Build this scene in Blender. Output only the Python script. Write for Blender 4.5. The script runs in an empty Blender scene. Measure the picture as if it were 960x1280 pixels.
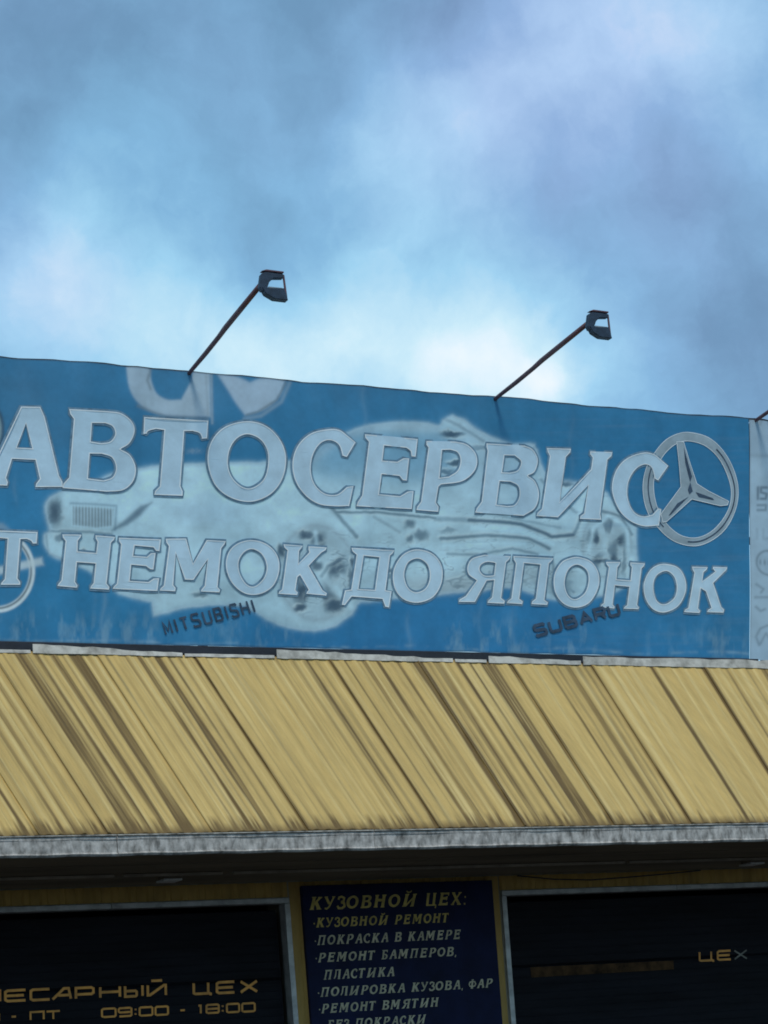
import bpy, bmesh, math, random
import numpy as np
from mathutils import Vector, Matrix
from mathutils.geometry import tessellate_polygon

random.seed(4); rng = np.random.RandomState(7)
scene = bpy.context.scene
COL = scene.collection

# ------------------------------------------------------------------ camera
TH = math.atan(.0756); F = 2600.; CX, CY = 480., 1350.
_L = math.hypot(F, 5435.5); _a = 5435.5/_L; _b = F/_L
V = np.array([_b, _a, 0.]); H = np.array([_a, -_b, 0.]); ZZ = np.array([0, 0, 1.])
R = math.cos(TH)*H - math.sin(TH)*ZZ; U = math.sin(TH)*H + math.cos(TH)*ZZ
C0 = np.array([-5.2, -10.8, 2.5])
def at(px, py, Y):
    d = V*F + R*(px-CX) + U*(CY-py)
    return C0 + d*((Y-C0[1])/d[1])
def on_roof(px, py):                       # point of the sloping roof plane
    d = V*F + R*(px-CX) + U*(CY-py)
    n = np.cross([1, 0, 0], [0, RY1-RY0, RZ1-RZ0]); p0 = np.array([0, RY0, RZ0])
    return C0 + d*(np.dot(p0-C0, n)/np.dot(d, n))
def proj(X, Y, Z):
    q = [X-C0[0], Y-C0[1], Z-C0[2]]
    v = q[0]*V[0]+q[1]*V[1]+q[2]*V[2]
    return CX+F*(q[0]*R[0]+q[1]*R[1]+q[2]*R[2])/v, CY-F*(q[0]*U[0]+q[1]*U[1]+q[2]*U[2])/v
cd = bpy.data.cameras.new('camera'); cam = bpy.data.objects.new('camera', cd); COL.objects.link(cam)
cam.matrix_world = Matrix(((R[0], U[0], -V[0], C0[0]), (R[1], U[1], -V[1], C0[1]), (R[2], U[2], -V[2], C0[2]), (0, 0, 0, 1)))
cd.sensor_fit = 'VERTICAL'; cd.sensor_height = 36; cd.lens = 36*F/1280
cd.shift_y = (CY-640)/1280; cd.clip_start = .1; cd.clip_end = 3000
scene.camera = cam

# ------------------------------------------------------------------ world, sun, exposure
SUN_EL, SUN_AZ = math.radians(56), math.radians(196)      # azimuth clockwise from +Y: behind the viewer
w = bpy.data.worlds.new('World'); scene.world = w; w.use_nodes = True
nt = w.node_tree; N = nt.nodes; LK = nt.links; N.clear()
def wn(t, **k):
    n = N.new(t)
    for a, b in k.items(): setattr(n, a, b)
    return n
def wm(op, a, b=None, c=None):
    n = wn('ShaderNodeMath', operation=op)
    for i, v in enumerate((a, b, c)):
        if v is None: continue
        if isinstance(v, (int, float)): n.inputs[i].default_value = v
        else: LK.new(v, n.inputs[i])
    return n.outputs[0]
sky = wn('ShaderNodeTexSky', sky_type='NISHITA'); sky.sun_disc = False
sky.sun_elevation = SUN_EL; sky.sun_rotation = SUN_AZ
tc = wn('ShaderNodeTexCoord')
def noise(scale, detail, rough=.5, vec=None, warp=0):
    n = wn('ShaderNodeTexNoise'); n.inputs['Scale'].default_value = scale
    n.inputs['Detail'].default_value = detail; n.inputs['Roughness'].default_value = rough
    n.inputs['Distortion'].default_value = warp
    LK.new(vec if vec else tc.outputs['Generated'], n.inputs['Vector']); return n
wob = noise(7, 4, .55)
ws = wn('ShaderNodeVectorMath', operation='MULTIPLY_ADD')
LK.new(wob.outputs['Color'], ws.inputs[0]); ws.inputs[1].default_value = (.05, .05, .05); ws.inputs[2].default_value = (-.025, -.025, -.025)
wadd = wn('ShaderNodeVectorMath', operation='ADD')
LK.new(tc.outputs['Generated'], wadd.inputs[0]); LK.new(ws.outputs[0], wadd.inputs[1])
wob2 = noise(34, 5, .6)
ws2 = wn('ShaderNodeVectorMath', operation='MULTIPLY_ADD')
LK.new(wob2.outputs['Color'], ws2.inputs[0]); ws2.inputs[1].default_value = (.022, .022, .022); ws2.inputs[2].default_value = (-.011, -.011, -.011)
wadd2 = wn('ShaderNodeVectorMath', operation='ADD'); LK.new(wadd.outputs[0], wadd2.inputs[0]); LK.new(ws2.outputs[0], wadd2.inputs[1])
DIR = wadd2.outputs[0]
sepz = wn('ShaderNodeSeparateXYZ'); LK.new(tc.outputs['Generated'], sepz.inputs[0])
low = wm('MULTIPLY', wm('SUBTRACT', .37, wm('MINIMUM', wm('MAXIMUM', sepz.outputs[2], .1), .6)), 1.25)
def lobe(px, py, rad, amp):
    d = V*F + R*(px-CX) + U*(CY-py); d = d/np.linalg.norm(d)
    s = wn('ShaderNodeVectorMath', operation='DISTANCE'); LK.new(DIR, s.inputs[0]); s.inputs[1].default_value = d
    q = wm('DIVIDE', s.outputs['Value'], rad/F)
    e = wm('EXPONENT', wm('MULTIPLY', wm('MULTIPLY', q, q), -1.0))
    return wm('MULTIPLY', e, amp)
def total(lst):
    acc = 0.0
    for l in lst: acc = wm('ADD', l, acc)
    return acc
# how much light the cloud sheet lets through (bright = thin and backlit)
n1 = noise(9, 7, .55, DIR); n2 = noise(3.2, 4, .5); n3 = noise(26, 5, .6, DIR)
ramp = lambda o, g: wm('MULTIPLY', wm('SUBTRACT', o, .5), g)
bright = total([ramp(n1.outputs['Fac'], .50), ramp(n2.outputs['Fac'], .08), ramp(n3.outputs['Fac'], .30), low,
    lobe(655, 468, 75, .40), lobe(565, 455, 60, .30), lobe(400, 425, 80, .24), lobe(700, 485, 30, .2), lobe(325, 435, 50, .18), lobe(470, 410, 80, .16), lobe(150, 420, 80, .12), lobe(250, 440, 60, .1),
    lobe(560, 320, 120, .10), lobe(30, 370, 90, .22), lobe(110, 240, 110, .08), lobe(200, 400, 90, .14), lobe(60, 250, 60, .08),
    lobe(800, 60, 110, .20), lobe(900, 15, 110, .16), lobe(690, 110, 90, .16), lobe(560, 150, 90, .14), lobe(450, 150, 70, .12), lobe(940, 190, 40, .12), lobe(850, 320, 70, .08),
    lobe(570, 60, 60, -.12), lobe(130, 60, 190, -.09), lobe(380, 80, 100, -.08), lobe(850, 240, 80, -.10), lobe(700, 250, 70, -.05),
    lobe(880, 430, 110, -.20), lobe(960, 480, 90, -.12), lobe(620, 240, 90, -.05), lobe(0, 150, 120, -.06), lobe(300, 300, 80, -.05)])
bright = wm('ADD', bright, .445)
cr = wn('ShaderNodeValToRGB'); LK.new(bright, cr.inputs[0])
el = cr.color_ramp.elements
stops = [(0.0, (.10, .21, .34)), (.25, (.15, .31, .49)), (.45, (.22, .46, .70)), (.62, (.34, .64, .86)), (.82, (.60, .83, .94)), (1.0, (.86, .94, 1.0))]
el[0].position, el[0].color = stops[0][0], (*stops[0][1], 1); el[1].position, el[1].color = stops[-1][0], (*stops[-1][1], 1)
for p, c in stops[1:-1]:
    e_ = el.new(p); e_.color = (*c, 1)
# lavender tinge drifting through the thicker cloud
lav = total([ramp(noise(5, 5, .5, DIR).outputs['Fac'], 1.6), lobe(800, 60, 200, .75), lobe(640, 170, 150, .5), lobe(200, 60, 150, .2), lobe(40, 380, 110, .4), lobe(900, 330, 110, .25)])
lavc = wm('MAXIMUM', wm('MINIMUM', lav, .9), 0.0)
mixl = wn('ShaderNodeMix', data_type='RGBA', blend_type='MULTIPLY'); LK.new(lavc, mixl.inputs[0]); LK.new(cr.outputs[0], mixl.inputs[6])
mixl.inputs[7].default_value = (1.28, .94, 1.02, 1)
# the clouds are 10x because the background strength is 0.1; a thin share of clear Nishita blue shows through
sc_ = wn('ShaderNodeVectorMath', operation='SCALE'); LK.new(mixl.outputs[2], sc_.inputs[0]); sc_.inputs[3].default_value = 10.0
mx = wn('ShaderNodeMix', data_type='RGBA'); mx.inputs[0].default_value = .90
LK.new(sky.outputs[0], mx.inputs[6]); LK.new(sc_.outputs[0], mx.inputs[7])
bg = wn('ShaderNodeBackground'); bg.inputs[1].default_value = .10; LK.new(mx.outputs[2], bg.inputs[0])
wo = wn('ShaderNodeOutputWorld'); LK.new(bg.outputs[0], wo.inputs[0])

sl = bpy.data.lights.new('sun', 'SUN'); sl.energy = 1.5; sl.angle = math.radians(14); sl.color = (1, .91, .78)
so = bpy.data.objects.new('sun', sl); COL.objects.link(so); so.location = (-4, -20, 30)
sd = Vector((math.sin(SUN_AZ)*math.cos(SUN_EL), math.cos(SUN_AZ)*math.cos(SUN_EL), math.sin(SUN_EL)))
so.rotation_euler = (-sd).to_track_quat('-Z', 'Y').to_euler()
vs = scene.view_settings; vs.view_transform = 'Standard'; vs.look = 'None'; vs.exposure = .12; vs.gamma = 1; vs.use_curve_mapping = False
scene.render.engine = 'CYCLES'
scene.cycles.pixel_filter_type = 'BLACKMAN_HARRIS'; scene.cycles.filter_width = 1.8
scene.cycles.max_bounces = 6

# ------------------------------------------------------------------ materials
MATS = {}
def mat(name, col, rough=.6, metal=0, var=.15, scale=8, stretch=(1, 1, 1), bump=.15, bscale=60, col2=None, fac2=.5, attr=None, spec=.5, dirt=None):
    m = bpy.data.materials.new(name); m.use_nodes = True
    n = m.node_tree.nodes; l = m.node_tree.links
    b = n['Principled BSDF']; b.inputs['Roughness'].default_value = rough; b.inputs['Metallic'].default_value = metal
    b.inputs['Specular IOR Level'].default_value = spec
    t = n.new('ShaderNodeTexCoord'); mp = n.new('ShaderNodeMapping'); mp.inputs['Scale'].default_value = stretch
    l.new(t.outputs['Object'], mp.inputs[0])
    nz = n.new('ShaderNodeTexNoise'); nz.inputs['Scale'].default_value = scale; nz.inputs['Detail'].default_value = 7; nz.inputs['Roughness'].default_value = .62
    l.new(mp.outputs[0], nz.inputs['Vector'])
    r = n.new('ShaderNodeValToRGB'); l.new(nz.outputs['Fac'], r.inputs[0])
    c = np.array(col); c2 = np.array(col2) if col2 is not None else c*(1-var*1.6)
    r.color_ramp.elements[0].position = .5-.16*(1-fac2)-.12; r.color_ramp.elements[0].color = (*c2, 1)
    r.color_ramp.elements[1].position = .5+.16*fac2+.04; r.color_ramp.elements[1].color = (*c, 1)
    out = r.outputs[0]
    if attr:
        a = n.new('ShaderNodeAttribute'); a.attribute_name = attr
        mm = n.new('ShaderNodeMix'); mm.data_type = 'RGBA'; mm.blend_type = 'MULTIPLY'; mm.inputs[0].default_value = 1
        l.new(a.outputs['Color'], mm.inputs[6]); l.new(out, mm.inputs[7]); out = mm.outputs[2]
    l.new(out, b.inputs['Base Color'])
    if bump:
        bz = n.new('ShaderNodeTexNoise'); bz.inputs['Scale'].default_value = bscale; bz.inputs['Detail'].default_value = 5
        l.new(mp.outputs[0], bz.inputs['Vector'])
        bp = n.new('ShaderNodeBump'); bp.inputs['Strength'].default_value = bump; bp.inputs['Distance'].default_value = .01
        l.new(bz.outputs['Fac'], bp.inputs['Height']); l.new(bp.outputs[0], b.inputs['Normal'])
    MATS[name] = m; return m
M_print = mat('printed_vinyl', (1, 1, 1), .5, var=.10, scale=5, bump=.12, bscale=14, attr='print', spec=.35)
M_rim = mat('bright_print_edge', (.82, .92, .97), .45, var=.1, scale=9, bump=0, spec=.35)
M_letter = mat('white_print', (.54, .76, .92), .5, var=.12, scale=7, bump=.1, bscale=16, spec=.35)
M_outline = mat('grey_print', (.18, .33, .47), .5, var=.3, scale=22, bump=0, spec=.35)
M_dark_print = mat('dark_print', (.055, .10, .17), .5, var=.35, scale=14, bump=0, spec=.35)
M_chrome_print = mat('pale_print', (.38, .50, .58), .5, var=.22, scale=6, bump=0, spec=.35)
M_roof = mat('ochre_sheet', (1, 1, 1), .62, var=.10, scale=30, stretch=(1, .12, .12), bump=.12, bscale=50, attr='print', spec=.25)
M_fascia = mat('mottled_fascia', (.56, .54, .51), .6, scale=24, stretch=(1.1, 1, .6), bump=1.0, bscale=22, col2=(.085, .08, .07), fac2=.5)
M_lip = mat('fascia_lip', (.55, .52, .46), .6, var=.55, scale=22, bump=.2)
M_flash = mat('white_flashing', (.62, .61, .56), .55, scale=14, bump=.4, bscale=30, col2=(.26, .25, .22))
M_soffit = mat('soffit_board', (.22, .18, .125), .8, var=.3, scale=5, stretch=(.2, 1, 1), bump=.2)
M_wall = mat('ochre_wall_sheet', (.50, .31, .07), .6, var=.22, scale=9, stretch=(1, 1, .3), bump=.2)
M_frame = mat('aluminium_trim', (.46, .47, .46), .45, metal=.3, var=.3, scale=12, bump=.1)
M_door = mat('black_door', (.010, .011, .016), .62, var=.35, scale=4, stretch=(.4, 1, 3), bump=.25, bscale=30, spec=.12)
M_board = mat('navy_board', (.007, .012, .052), .6, var=.35, scale=4, bump=.08, spec=.15)
M_gold = mat('gold_lettering', (.56, .43, .09), .5, var=.3, scale=18, bump=0)
M_silver = mat('silver_lettering', (.56, .53, .36), .5, var=.3, scale=18, bump=0)
M_orange = mat('orange_lettering', (.85, .38, .06), .5, var=.3, scale=12, bump=0)
M_brown = mat('brown_stripe_paint', (.085, .045, .018), .6, var=.5, scale=14, bump=0, spec=.1)
M_greyp = mat('dull_grey_lettering', (.20, .20, .17), .6, var=.3, scale=18, bump=0)
M_rail = mat('dark_steel_rail', (.020, .023, .035), .55, var=.3, scale=10, bump=.2)
M_lamp = mat('dark_lamp_housing', (.035, .06, .10), .5, metal=.2, var=.3, scale=30, bump=.1)
M_pipe = mat('red_oxide_pipe', (.15, .07, .085), .5, var=.35, scale=24, bump=.25)
M_glass = mat('lamp_glass', (.25, .30, .34), .12, var=.1, bump=0)
M_asph = mat('asphalt', (.055, .055, .055), .9, var=.25, scale=1.5, bump=.5, bscale=40)
M_side = mat('rendered_side_wall', (.30, .27, .20), .85, var=.2, scale=2, bump=.3)
M_felt = mat('roof_felt', (.06, .06, .06), .9, var=.2, scale=3, bump=.3)
M_white = mat('white_fitting', (.7, .7, .66), .5, var=.2, scale=30, bump=0)
M_cloth_back = None

# ------------------------------------------------------------------ helpers
OFF = {}
def link(name, me, m, parent=None):
    o = bpy.data.objects.new(name, me); COL.objects.link(o)
    if m and not me.materials: me.materials.append(m)
    if parent:                              # meshes come in world coordinates; store them relative to the thing's base
        off = OFF[parent.name]; OFF[o.name] = off; o.parent = parent
        if me.vertices and off.length: me.transform(Matrix.Translation(-off))
    else: OFF[o.name] = Vector((0, 0, 0))
    return o
def thing(name, label, cat, loc=(0, 0, 0), group=None):
    o = bpy.data.objects.new(name, None); COL.objects.link(o); o.location = loc; o.empty_display_size = .2
    OFF[o.name] = Vector([float(q) for q in loc])
    o['label'] = label; o['category'] = cat
    if group: o['group'] = group
    return o
def kind(o, k): o['kind'] = k; return o
def mesh(verts, faces):
    me = bpy.data.meshes.new('m'); me.from_pydata([tuple(map(float, v)) for v in verts], [], [tuple(f) for f in faces]); me.update(); return me
def bx(lst, bev=0):
    bm = bmesh.new()
    for (x0, x1, y0, y1, z0, z1) in lst:
        r = bmesh.ops.create_cube(bm, size=1)
        bmesh.ops.scale(bm, vec=(x1-x0, y1-y0, z1-z0), verts=r['verts'])
        bmesh.ops.translate(bm, vec=((x0+x1)/2, (y0+y1)/2, (z0+z1)/2), verts=r['verts'])
    if bev: bmesh.ops.bevel(bm, geom=list(bm.edges), offset=bev, segments=2, affect='EDGES', profile=.6)
    me = bpy.data.meshes.new('m'); bm.to_mesh(me); bm.free(); return me
def box(name, d, m, parent=None, bev=.003): return link(name, bx([d], bev), m, parent)
def tube(pts, rad, seg=12):
    pts = [Vector(p) for p in pts]; vs_, fs = [], []
    if isinstance(rad, (int, float)): rad = [rad]*len(pts)
    for i, p in enumerate(pts):
        t = (pts[min(i+1, len(pts)-1)]-pts[max(i-1, 0)]).normalized()
        a = t.cross(Vector((.3, .1, 1))).normalized(); b = t.cross(a)
        for k in range(seg):
            an = 2*math.pi*k/seg; vs_.append(p+(a*math.cos(an)+b*math.sin(an))*rad[i])
    for i in range(len(pts)-1):
        for k in range(seg):
            fs.append((i*seg+k, i*seg+(k+1) % seg, (i+1)*seg+(k+1) % seg, (i+1)*seg+k))
    fs.append(tuple(range(seg))[::-1]); fs.append(tuple((len(pts)-1)*seg+k for k in range(seg)))
    me = mesh(vs_, fs); me.polygons.foreach_set('use_smooth', [True]*len(me.polygons)); return me
def prism(poly, y0, y1):                   # outline in (x, z), extruded along y
    n = len(poly); v = [(x, y0, z) for x, z in poly]+[(x, y1, z) for x, z in poly]
    a = sum(poly[i][0]*poly[(i+1) % n][1]-poly[(i+1) % n][0]*poly[i][1] for i in range(n))
    f = [tuple(range(n)), tuple(range(2*n-1, n-1, -1))]+[(i, i+n, (i+1) % n+n, (i+1) % n) for i in range(n)]
    me = mesh(v, f); bm = bmesh.new(); bm.from_mesh(me); bmesh.ops.recalc_face_normals(bm, faces=bm.faces)
    bmesh.ops.bevel(bm, geom=list(bm.edges), offset=.0025, segments=1, affect='EDGES')
    bm.to_mesh(me); bm.free(); return me
_T = rng.rand(256, 256)
def vnoise(x, y):
    xi = np.floor(x).astype(int); yi = np.floor(y).astype(int); fx = x-xi; fy = y-yi
    fx = fx*fx*(3-2*fx); fy = fy*fy*(3-2*fy)
    g = lambda a, b: _T[a % 256, b % 256]
    return (g(xi, yi)*(1-fx)+g(xi+1, yi)*fx)*(1-fy)+(g(xi, yi+1)*(1-fx)+g(xi+1, yi+1)*fx)*fy
def fbm(x, y, o=4):
    s = 0; a = .5; t = 0
    for i in range(o): s = s+a*vnoise(x*2**i+17*i, y*2**i+31*i); t += a; a *= .5
    return s/t

# ------------------------------------------------------------------ the setting
g = bpy.data.objects.new('ground', bx([(-900, 900, -900, 900, -.3, 0)])); COL.objects.link(g); g.data.materials.append(M_asph); kind(g, 'structure')

# ------------------------------------------------------------------ the garage building
RY0, RZ0, RY1, RZ1 = -1.47, 3.742, -.14, 4.905
XL, XR = -6.0, 7.4
B = thing('garage_building', 'low garage building with ochre ribbed sloping roof over two dark doors', 'building', (0, 0, 0))
DL = (-4.1, -.575); DR = (.847, 4.4); DT = 3.535
def corr_wall(name, x0, x1, z0, z1, parent):     # ribbed sheet, 45 mm pitch
    xs = np.arange(x0, x1+1e-4, .0125); v = []; f = []
    for i, x in enumerate(xs):
        k = int(round(x/.0125)) % 8; d = -.012 if k in (2, 3, 4) else 0.0
        v += [(x, -.001+d, z0), (x, -.001+d, z1)]
    for i in range(len(xs)-1): f.append((2*i, 2*i+2, 2*i+3, 2*i+1))
    return link(name, mesh(v, f), M_wall, parent)
# masonry core with openings
core = link('wall', bx([(XL, DL[0]-.02, .0, .30, 0, 4.7), (DL[1]+.02, DR[0]-.02, .0, .30, 0, 4.7), (DR[1]+.02, XR, .0, .30, 0, 4.7),
                        (DL[0]-.02, DL[1]+.02, .002, .30, DT+.02, 4.7), (DR[0]-.02, DR[1]+.02, .002, .30, DT+.02, 4.7)]), M_side, B)
corr_wall('wall_sheet', XL, DL[0]-.04, 0, 3.655, B); corr_wall('wall_sheet', DL[0]-.03, DL[1]+.03, DT+.036, 3.655, B)
corr_wall('wall_sheet', DL[1]+.035, DR[0]-.035, 0, 3.655, B); corr_wall('wall_sheet', DR[0]-.03, DR[1]+.03, DT+.036, 3.655, B)
corr_wall('wall_sheet', DR[1]+.04, XR, 0, 3.655, B)
link('side_wall', bx([(XL, XL+.3, .302, 8, 0, 4.7), (XR-.3, XR, .302, 8, 0, 4.7), (XL, XR, 8.002, 8.3, 0, 4.7)]), M_side, B)
link('flat_roof', bx([(XL, XR, -.05, 8.4, 4.702, 4.87)]), M_felt, B)
# soffit: long boards side by side
edges = [-1.462, -1.2, -.93, -.66, -.40, -.012]
soff = None
for i in range(5):
    z = 3.662+(.004 if i % 2 else 0)
    for x0, x1 in ((XL, -2.9), (-2.895, -.1), (-.095, 2.6), (2.605, XR)):
        box('soffit_board', (x0, x1, edges[i]+.003, edges[i+1]-.003, z, z+.018), M_soffit, B, .002)
for x0, x1 in ((XL, -3.2), (-3.17, -1.75), (-1.70, -1.15), (-1.09, 1.35), (1.38, XR)):
    box('soffit_batten', (x0, x1, -.56, -.535, 3.648, 3.661), mat('batten', (.36, .31, .24), .6, var=.3) if 'batten' not in MATS else MATS['batten'], B, .002)
link('soffit_cable', tube([(.9, -.08, 3.645), (1.15, -.08, 3.618), (1.4, -.08, 3.607), (1.7, -.08, 3.618), (1.95, -.08, 3.63), (2.2, -.08, 3.645)], .004, 6), M_rail, B)
# end gables of the canopy
for x in (XL, XR-.04):
    v = [(x, -1.46, 3.69), (x, -.001, 3.69), (x, -.001, 4.70), (x, -.2, 4.82)]; v += [(a+.04, b, c) for a, b, c in v]
    link('gable_board', mesh(v, [(0, 1, 2, 3), (7, 6, 5, 4), (0, 4, 5, 1), (1, 5, 6, 2), (2, 6, 7, 3), (3, 7, 4, 0)]), M_side, B)

# sloping roof: separate lapped panels with ribs; u = where the rib crosses the middle of the slope
def utop(u): return on_roof(u-.655*108, 822)[0]
def ubot(u): return on_roof(u+.655*110, 1040)[0]
us_ = np.array([0., 240, 480, 720, 960]); TOPC = np.polyfit(us_, [utop(u) for u in us_], 2); BOTC = np.polyfit(us_, [ubot(u) for u in us_], 2)
print('roof rib skew', [round(float(np.polyval(BOTC, u)-np.polyval(TOPC, u)), 3) for u in us_], 'X', [round(float(np.polyval(TOPC, u)), 2) for u in us_])
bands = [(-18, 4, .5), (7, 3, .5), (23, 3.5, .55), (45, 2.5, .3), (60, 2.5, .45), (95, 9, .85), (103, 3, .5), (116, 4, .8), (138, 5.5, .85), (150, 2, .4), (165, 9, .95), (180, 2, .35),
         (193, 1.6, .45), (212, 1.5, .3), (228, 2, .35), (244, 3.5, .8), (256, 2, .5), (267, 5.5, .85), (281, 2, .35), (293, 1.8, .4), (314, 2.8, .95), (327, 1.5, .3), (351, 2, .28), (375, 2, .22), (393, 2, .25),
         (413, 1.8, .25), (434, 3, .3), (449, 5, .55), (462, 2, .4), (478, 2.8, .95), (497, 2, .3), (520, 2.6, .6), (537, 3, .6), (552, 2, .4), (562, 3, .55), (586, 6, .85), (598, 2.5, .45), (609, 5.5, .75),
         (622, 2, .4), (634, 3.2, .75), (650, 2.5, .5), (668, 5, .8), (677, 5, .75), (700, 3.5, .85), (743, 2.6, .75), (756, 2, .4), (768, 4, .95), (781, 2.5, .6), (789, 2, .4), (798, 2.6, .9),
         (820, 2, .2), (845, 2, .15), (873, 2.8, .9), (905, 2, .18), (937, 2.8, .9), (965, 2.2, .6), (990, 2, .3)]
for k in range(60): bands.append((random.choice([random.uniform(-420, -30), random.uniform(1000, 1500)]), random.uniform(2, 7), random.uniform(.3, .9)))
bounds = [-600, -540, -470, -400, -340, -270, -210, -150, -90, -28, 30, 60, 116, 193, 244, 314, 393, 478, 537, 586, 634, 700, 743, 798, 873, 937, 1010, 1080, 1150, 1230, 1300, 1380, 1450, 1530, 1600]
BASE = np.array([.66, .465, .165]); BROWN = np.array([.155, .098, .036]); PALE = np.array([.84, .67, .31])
TU, TV = 1.25, 25
for k in range(len(bounds)-1):
    u0, u1 = bounds[k], bounds[k+1]
    Xt0 = np.polyval(TOPC, u0)
    if Xt0 < XL-1.5 or Xt0 > XR+1.5: continue
    nu = max(6, int(round((u1-u0)/TU)))+1; uu = np.linspace(u0, u1+2.5, nu); vv = np.linspace(0, .986, TV)
    UU, VV = np.meshgrid(uu, vv, indexing='ij')
    X = np.polyval(BOTC, UU)*(1-VV)+np.polyval(TOPC, UU)*VV
    X = np.clip(X, XL-.08, XR+.08)
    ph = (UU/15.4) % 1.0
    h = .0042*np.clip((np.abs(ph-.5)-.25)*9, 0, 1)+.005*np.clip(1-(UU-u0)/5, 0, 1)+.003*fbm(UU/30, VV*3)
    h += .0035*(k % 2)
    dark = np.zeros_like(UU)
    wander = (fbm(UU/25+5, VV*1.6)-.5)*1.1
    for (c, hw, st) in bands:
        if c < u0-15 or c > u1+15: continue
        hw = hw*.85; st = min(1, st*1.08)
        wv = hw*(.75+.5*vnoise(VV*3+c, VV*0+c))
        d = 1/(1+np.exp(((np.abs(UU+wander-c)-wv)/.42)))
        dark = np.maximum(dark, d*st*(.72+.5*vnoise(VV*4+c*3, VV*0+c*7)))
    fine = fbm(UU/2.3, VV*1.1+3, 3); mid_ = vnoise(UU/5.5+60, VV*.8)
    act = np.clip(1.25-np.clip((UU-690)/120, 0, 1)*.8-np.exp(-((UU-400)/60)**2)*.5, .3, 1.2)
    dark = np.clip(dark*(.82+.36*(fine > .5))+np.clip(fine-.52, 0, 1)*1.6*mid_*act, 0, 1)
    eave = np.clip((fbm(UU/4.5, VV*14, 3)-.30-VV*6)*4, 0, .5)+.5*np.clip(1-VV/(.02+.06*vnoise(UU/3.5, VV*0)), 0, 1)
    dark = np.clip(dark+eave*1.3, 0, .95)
    pale = np.clip(vnoise(UU/3.1+40, VV*1.2)-.62, 0, 1)*1.6+.5*np.clip(1-np.abs(dark-.45)/.2, 0, 1)*.4  # pale streaks, plus highlights painted into the colour along the dark band edges
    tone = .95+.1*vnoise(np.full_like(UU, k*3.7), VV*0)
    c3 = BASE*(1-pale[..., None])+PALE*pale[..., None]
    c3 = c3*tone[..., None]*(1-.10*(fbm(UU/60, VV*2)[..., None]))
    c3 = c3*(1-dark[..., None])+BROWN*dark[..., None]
    ny, nz_ = -(RZ1-RZ0), (RY1-RY0); ln = math.hypot(ny, nz_); ny /= ln; nz_ /= ln
    Y = RY0+(RY1-RY0)*VV+ny*(h+.006); Z = RZ0+(RZ1-RZ0)*VV+nz_*(h+.006)
    n1_ = nu*TV
    top = np.stack([X, Y, Z], -1).reshape(-1, 3); bot = top-np.array([0, ny, nz_])*(h.reshape(-1, 1)+.0052+.0002*(k % 3))
    f = []
    for i in range(nu-1):
        for j in range(TV-1):
            a = i*TV+j; f.append((a, a+TV, a+TV+1, a+1))
    rim = [i*TV for i in range(nu)]+[(nu-1)*TV+j for j in range(1, TV)]+[i*TV+TV-1 for i in range(nu-2, -1, -1)]+[j for j in range(TV-2, 0, -1)]
    for a, b in zip(rim, rim[1:]+rim[:1]): f.append((b, a, a+n1_, b+n1_))
    me = mesh(np.vstack([top, bot]), f)
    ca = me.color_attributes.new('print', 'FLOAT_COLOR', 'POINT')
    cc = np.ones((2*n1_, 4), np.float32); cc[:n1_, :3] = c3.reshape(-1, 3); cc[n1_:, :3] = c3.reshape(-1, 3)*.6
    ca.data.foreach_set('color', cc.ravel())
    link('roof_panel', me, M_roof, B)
# fascia pieces along the eave
fx = [at(147, 1060, -1.5)[0], at(468, 1052, -1.5)[0], at(787, 1045, -1.5)[0]]; st = fx[1]-fx[0]
cuts = [XL-.05]+[fx[0]-st*k for k in (2, 1)]+fx+[fx[2]+st*k for k in (1, 2, 3)]+[XR+.05]
for a, b in zip(cuts, cuts[1:]):
    xs = np.linspace(a+.002, b-.002, 24); prof = [(-1.475, 3.735), (-1.498, 3.735), (-1.503, 3.722), (-1.499, 3.715), (-1.499, 3.660), (-1.506, 3.652), (-1.497, 3.643), (-1.472, 3.643)]
    v = []; f = []
    for i, x in enumerate(xs):
        wv_ = .0035*math.sin(x*7+a)+.002*math.sin(x*31)
        for (y, z) in prof: v.append((x, y+wv_*(1 if z < 3.72 else .4), z+.0015*math.sin(x*19)))
    n = len(prof)
    for i in range(len(xs)-1):
        for j in range(n): f.append((i*n+j, i*n+(j+1) % n, (i+1)*n+(j+1) % n, (i+1)*n+j))
    f += [tuple(range(n))[::-1], tuple((len(xs)-1)*n+j for j in range(n))]
    fo = link('fascia', mesh(v, f), M_fascia, B)
    link('drip_edge', bx([(a+.003, b-.003, -1.509, -1.468, 3.7365, 3.7425)], .001), M_lip, fo)
# torn flashing at the head of the slope
def flashing(pts_top, pts_bot, name='flashing'):
    f_ = []; v = []
    n = len(pts_top)
    for (p, q) in zip(pts_top, pts_bot):
        a = at(p[0], p[1], -.185); b = at(q[0], q[1], -.195)
        v += [a, b, a+np.array([0, .006, 0]), b+np.array([0, .006, 0])]
    for i in range(n-1):
        o = 4*i; f_ += [(o, o+1, o+5, o+4), (o+2, o+6, o+7, o+3), (o, o+4, o+6, o+2), (o+1, o+3, o+7, o+5)]
    f_ += [(0, 2, 3, 1), (4*n-4, 4*n-3, 4*n-1, 4*n-2)]
    return link(name, mesh(v, f_), M_flash, B)
def ragged(x0, x1, t0, t1, amp=1.0, k=1):   # white strip whose top runs t0..t1 px above the slope's head line
    n = max(6, int((x1-x0)/12)); T, Bo = [], []
    for i in range(n+1):
        s = i/n; x = x0+(x1-x0)*s; base = 812+x*.0208
        th = t0+(t1-t0)*s
        T.append((x, base-th-amp*(random.random()-.5))); Bo.append((x+.5, base+3.2+.8*random.random()))
    return flashing(T, Bo)
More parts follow.
